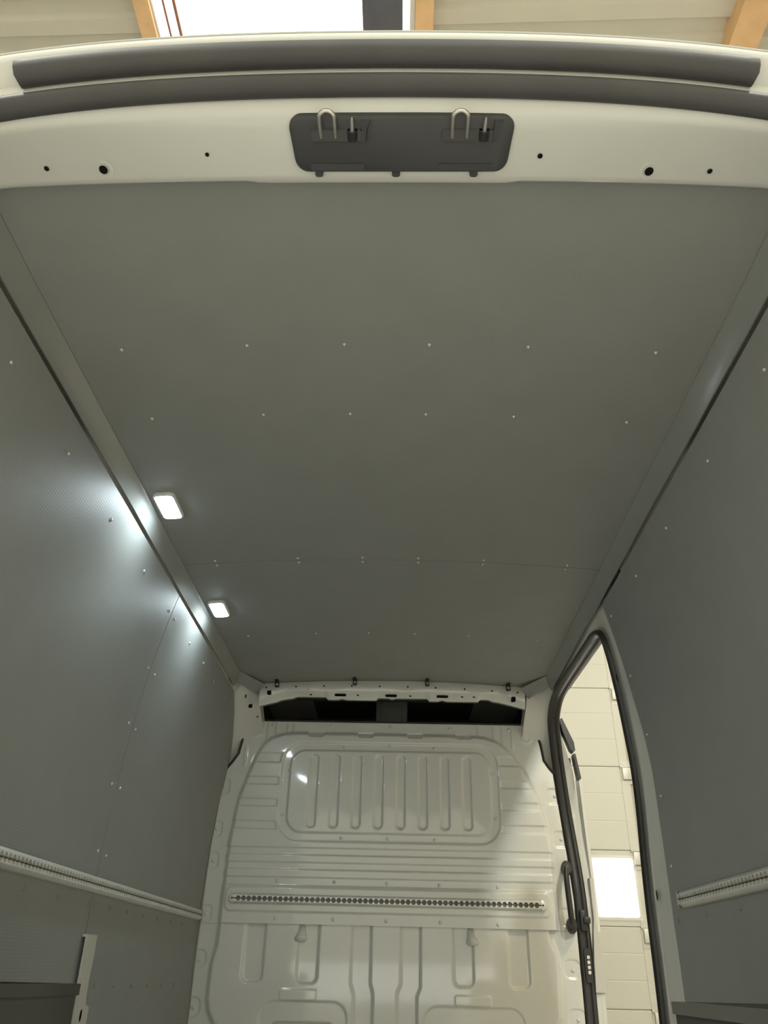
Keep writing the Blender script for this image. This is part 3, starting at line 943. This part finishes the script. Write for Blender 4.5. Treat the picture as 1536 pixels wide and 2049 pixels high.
# latch plate with two strikers
out = [(0.036 + (x - 0.036) * (1.0 - 0.45 * max(0, y - 0.86)), y) for x, y in rrect(-0.176, 0.248, 0.847, 0.951, 0.024, 6)]
pz = lambda y: float(np.interp(y, [0.84, 0.96], [2.772, 2.752]))
lpz = obj('latch_plate', loft([[(x, y, pz(y) + 0.004) for x, y in out], [(x, y, pz(y) - 0.007) for x, y in out],
                               [(0.029 + (x - 0.029) * 0.975, 0.9 + (y - 0.9) * 0.93, pz(y) - 0.0105) for x, y in out]], True, False, True), 'plate', hd, smooth=40, label='black plastic latch plate')
for xc in (-0.084, 0.163):
    obj('striker_base', extrude(rrect(xc - 0.050, xc + 0.046, 0.868, 0.888, 0.004, 3), lambda p, t: (p[0], p[1], pz(p[1]) - t), 0.0095, 0.0155), 'gutter', lpz)
    obj('pocket', extrude(rrect(xc - 0.055, xc + 0.050, 0.932, 0.944, 0.003, 3), lambda p, t: (p[0], p[1], pz(p[1]) - t), 0.0095, 0.0135), 'plate', lpz)
    obj('ridge', extrude([(xc + 0.046, 0.852), (xc + 0.062, 0.852), (xc + 0.055, 0.862), (xc + 0.052, 0.888), (xc + 0.046, 0.888)], lambda p, t: (p[0], p[1], pz(p[1]) - t), 0.0095, 0.018), 'plate', lpz)
    w = 0.0165
    pth = catmull([(xc - 0.031, 0.882, 2.752), (xc - 0.032, 0.860, 2.750), (xc - 0.031, 0.838, 2.750), (xc - 0.023, 0.830, 2.751), (xc - 0.013, 0.830, 2.751), (xc - 0.005, 0.838, 2.750), (xc - 0.004, 0.860, 2.750), (xc - 0.004, 0.882, 2.752)], 3)
    obj('striker', tube(pth, 0.0042, 8), 'steel', lpz, smooth=60, label='bright U shaped steel striker')
    obj('pin_socket', tube([(xc + 0.028, 0.886, 2.752), (xc + 0.028, 0.868, 2.752)], 0.010, 10), 'black', lpz, smooth=40)
    obj('guide_pin', tube([(xc + 0.028, 0.872, 2.750), (xc + 0.0285, 0.850, 2.750), (xc + 0.029, 0.841, 2.750)], [0.0045, 0.004, 0.0022], 8), 'steel', lpz, smooth=60)
for x in (-0.125, 0.026, 0.178):
    obj('fixing_tab', extrude(rrect(x - 0.008, x + 0.008, 0.950, 0.962, 0.0055, 4), lambda p, t: (p[0], p[1], pz(p[1]) - t), -0.002, 0.007), 'plate', lpz)

# ================================================================== THINGS IN THE VAN
# perforated lashing rails
def lashing_rail(name, length, pitch, frame, label, base_loc, round_ends=False, hgt=0.050):
    """frame(s, v, n) -> world"""
    root = empty(name, base_loc, label=label, category='lashing rail', group='perforated lashing rails')
    k = hgt / 0.05
    sub = 8
    nt_ = int(length / pitch)
    ss, ve = [], []
    s0 = (length - nt_ * pitch) / 2
    ss.append(0.0); ve.append(0.0045 * k)
    for i in range(nt_):
        for j in range(sub):
            u = (j + 0.5) / sub - 0.5
            s = s0 + (i + 0.5 + u) * pitch
            e = (0.40 ** 2 - u * u)
            ss.append(s); ve.append((0.0026 + (math.sqrt(e) * pitch * 0.95 if e > 0 else 0.0)) * k)
    ss.append(length); ve.append(0.0045 * k)
    for sg, nm in ((1, 'upper_lip'), (-1, 'lower_lip')):
        rows = [[frame(s, sg * 0.026 * k, 0.0) for s in ss], [frame(s, sg * 0.0215 * k, 0.011) for s in ss], [frame(s, sg * 0.0145 * k, 0.018) for s in ss],
                [frame(s, sg * v, 0.018) for s, v in zip(ss, ve)], [frame(s, sg * v, 0.005) for s, v in zip(ss, ve)]]
        obj(nm, loft(rows), 'alu', root, smooth=30)
    bv = [frame(0, -0.025 * k, 0.004), frame(length, -0.025 * k, 0.004), frame(length, 0.025 * k, 0.004), frame(0, 0.025 * k, 0.004),
          frame(0, -0.025 * k, 0.0), frame(length, -0.025 * k, 0.0), frame(length, 0.025 * k, 0.0), frame(0, 0.025 * k, 0.0)]
    obj('base', (bv, [(0, 1, 2, 3), (7, 6, 5, 4), (0, 4, 5, 1), (1, 5, 6, 2), (2, 6, 7, 3), (3, 7, 4, 0)]), 'alu_shaded', root)
    for e, d in ((0.0, -1), (length, 1)):
        rows = []
        L = 0.030 if round_ends else 0.012
        for nlev, sc in ((0.0, 1.0), (0.016, 0.95), (0.0185, 0.80)):
            row = []
            for i in range(13):
                a = -math.pi / 2 + math.pi * i / 12
                row.append(frame(e + d * L * math.cos(a) * sc, 0.026 * k * math.sin(a) * sc if round_ends else 0.025 * k * sc * max(-1, min(1, 1.6 * math.sin(a))), nlev))
            rows.append(row)
        V, F = loft(rows)
        F.append(tuple(range(26, 39)))
        cap = obj('end_cap', (V, F), 'alu', root, smooth=40)
        if round_ends:
            c = frame(e + d * 0.008, 0, 0.0187); u = Vector(frame(e + 1, 0, 0)) - Vector(frame(e, 0, 0)); w = Vector(frame(e, 1, 0)) - Vector(frame(e, 0, 0))
            obj('hole', disc(c, u, w, 0.0045, 0.0045), 'hole', cap)
    # bolts sunk in the groove
    return root


xl_r = WX(1.632)
lashing_rail('lashing_rail', 3.42, 0.025, lambda s, v, n: (-(xl_r - 0.001) + n, 1.0 + s, 1.632 + v), 'long perforated aluminium lashing rail along the left wall', (-xl_r, 2.7, 1.606))
lashing_rail('lashing_rail', 1.815, 0.025, lambda s, v, n: ((xl_r - 0.001) - n, 1.0 + s, 1.624 + v), 'perforated aluminium lashing rail along the right wall', (xl_r, 1.9, 1.598))
hy = BY - h_at(h_upper, 0.0, 1.71) + 0.001
lashing_rail('lashing_rail', 1.575, 0.0273, lambda s, v, n: (-0.801 + s, hy - n, 1.712 - 0.0036 * (s / 1.575) + v), 'perforated aluminium lashing rail across the bulkhead', (0, hy, 1.685), True, 0.048)

# ceiling lamps
for (ya, yb), lab in (((2.183, 2.332), 'glowing white LED lamp nearest the rear on the left of the ceiling'), ((3.060, 3.208), 'glowing white LED lamp nearest the bulkhead on the left of the ceiling')):
    xa, xb = -0.792, -0.730
    zc = ZC(-0.76) - 0.001
    lt = empty('ceiling_lamp', ((xa + xb) / 2, (ya + yb) / 2, zc), label=lab, category='lamp', group='ceiling lamps')
    tilt = lambda x: 0.0504 * 2 * 0.76 * (x + 0.76)
    o1 = rrect(xa - 0.006, xb + 0.006, ya - 0.006, yb + 0.006, 0.020, 5); o2 = rrect(xa, xb, ya, yb, 0.015, 5)
    rows = [[(x, y, zc + tilt(x) + 0.001) for x, y in o1], [(x, y, zc + tilt(x) - 0.008) for x, y in o1], [(x, y, zc + tilt(x) - 0.011) for x, y in o2]]
    obj('housing', loft(rows, True), 'lamp_body', lt, smooth=40)
    o3 = rrect(xa + 0.004, xb - 0.004, ya + 0.004, yb - 0.004, 0.012, 5)
    V, F = loft([[(x, y, zc + tilt(x) - 0.010) for x, y in o2], [(x, y, zc + tilt(x) - 0.0125) for x, y in o3]], True)
    F.append(tuple(range(len(o2), 2 * len(o2))))
    obj('lens', (V, F), 'led', lt, smooth=40)

# grab handle beside the bulkhead
gh = empty('grab_handle', (0.925, 4.40, 1.60), label='black grab handle beside the side door at the bulkhead', category='handle')
pth = catmull([(0.925, 4.425, 1.895), (0.915, 4.385, 1.890), (0.905, 4.355, 1.865), (0.903, 4.345, 1.80), (0.907, 4.345, 1.70), (0.911, 4.355, 1.645), (0.918, 4.385, 1.622), (0.930, 4.425, 1.618)], 4)
obj('grip', tube(pth, 0.0145, 10), 'black', gh, smooth=60)
for (x, z), sgn in (((0.924, 1.885), 1), ((0.926, 1.625), -1)):
    ov = [(x + 0.026 * math.cos(2 * math.pi * k / 16), z + (0.040 if math.sin(2 * math.pi * k / 16) * sgn > 0 else 0.034) * math.sin(2 * math.pi * k / 16)) for k in range(16)]
    V, F = loft([[(a, 4.452, b) for a, b in ov], [(a, 4.425, b) for a, b in ov], [(x + (a - x) * 0.7, 4.405, z + (b - z) * 0.7) for a, b in ov]], True, False, True)
    obj('mount', (V, F), 'black', gh, smooth=50)

# storage boxes on the floor along both sides
def storage_box(side, xi, y1, ztop, slope, label, dark):
    root = empty('storage_box', (side * (xi + 0.12), 1.55, FLOOR), label=label, category='box', group='black side storage boxes')
    y0 = 1.02
    xo = 0.94
    zt = lambda y: ztop + slope * (y1 - y)
    def slab(xa, xb, ya, yb, za, zb):
        v = [(side * x, y, (zb(y) if k else za)) for k in (0, 1) for y in (ya, yb) for x in (xa, xb)]
        f = [(0, 2, 3, 1), (4, 5, 7, 6), (0, 1, 5, 4), (2, 6, 7, 3), (0, 4, 6, 2), (1, 3, 7, 5)]
        return v, f
    zb = lambda y: zt(y) - 0.022
    obj('side_panel', slab(xi + 0.004, xi + 0.016, y0 + 0.01, y1 - 0.008, FLOOR, zb), 'box', root)
    obj('side_panel', slab(xo - 0.012, xo, y0 + 0.01, y1 - 0.008, FLOOR, zb), 'black', root)  # far panel blackened: shade inside the open box is put into its colour
    obj('end_panel', slab(xi + 0.016, xo - 0.012, y0 + 0.01, y0 + 0.022, FLOOR, zb), 'box', root)
    obj('end_panel', slab(xi + 0.016, xo - 0.012, y1 - 0.020, y1 - 0.008, FLOOR, zb), 'box', root)
    obj('bottom', box(min(side * xi, side * xo), max(side * xi, side * xo), y0 + 0.02, y1 - 0.02, FLOOR, FLOOR + 0.012), 'box', root)
    # folded rim around the open top
    rim = []
    for xa, xb, ya, yb in ((xi, xi + 0.022, y0, y1), (xo - 0.016, xo, y0, y1), (xi + 0.022, xo - 0.022, y0, y0 + 0.022), (xi + 0.022, xo - 0.022, y1 - 0.022, y1)):
        v = [(side * x, y, zt(y) - (0 if k else 0.024)) for k in (0, 1) for y in (ya, yb) for x in (xa, xb)]
        rim.append((v, [(0, 2, 3, 1), (4, 5, 7, 6), (0, 1, 5, 4), (2, 6, 7, 3), (0, 4, 6, 2), (1, 3, 7, 5)]))
    obj('rim', merge(*rim), dark, root)


storage_box(-1, 0.735, 2.215, 1.360, 0.010, 'black open storage box by the left wall beside the white upright', 'box')
storage_box(1, 0.665, 2.075, 1.357, 0.004, 'black open storage box by the right wall with a dark metal rim', 'box_edge')

# white upright fixed over the panel joint of the left wall
ub = empty('wall_upright', (-0.96, 2.87, FLOOR), label='narrow white steel upright on the left wall behind the storage box', category='upright')
outl = [(2.812, 1.478), (2.905, 1.478), (2.909, 1.44), (2.905, 1.36), (2.908, 1.31), (2.915, 1.29), (2.945, 1.285), (2.952, 1.275), (2.952, 1.22), (2.955, 0.80), (2.83, 0.80), (2.832, 1.25), (2.815, 1.34)]
obj('strip', extrude(outl, lambda p, t: (-(0.976 - t), p[0] + 0.012, p[1]), 0.012, 0.018), 'paint_dull', ub)
obj('flange', extrude([(2.812, 1.478), (2.905, 1.478), (2.905, 1.486), (2.812, 1.486)], lambda p, t: (-(0.976 - t), p[0] + 0.012, p[1]), 0.002, 0.018), 'paint_dull', ub)
obj('dark_edge', extrude([(2.905, 1.478), (2.913, 1.474), (2.913, 1.30), (2.905, 1.30)], lambda p, t: (-(0.976 - t), p[0] + 0.012, p[1]), 0.002, 0.016), 'rubber', ub)  # narrow dark strip along the side of the upright
obj('slot', extrude([(2.885 + 0.009 * math.cos(a), 1.262 + 0.017 * math.sin(a)) for a in [2 * math.pi * k / 12 for k in range(12)]], lambda p, t: (-(0.976 - t), p[0] + 0.012, p[1]), 0.0175, 0.0186), 'hole', ub)
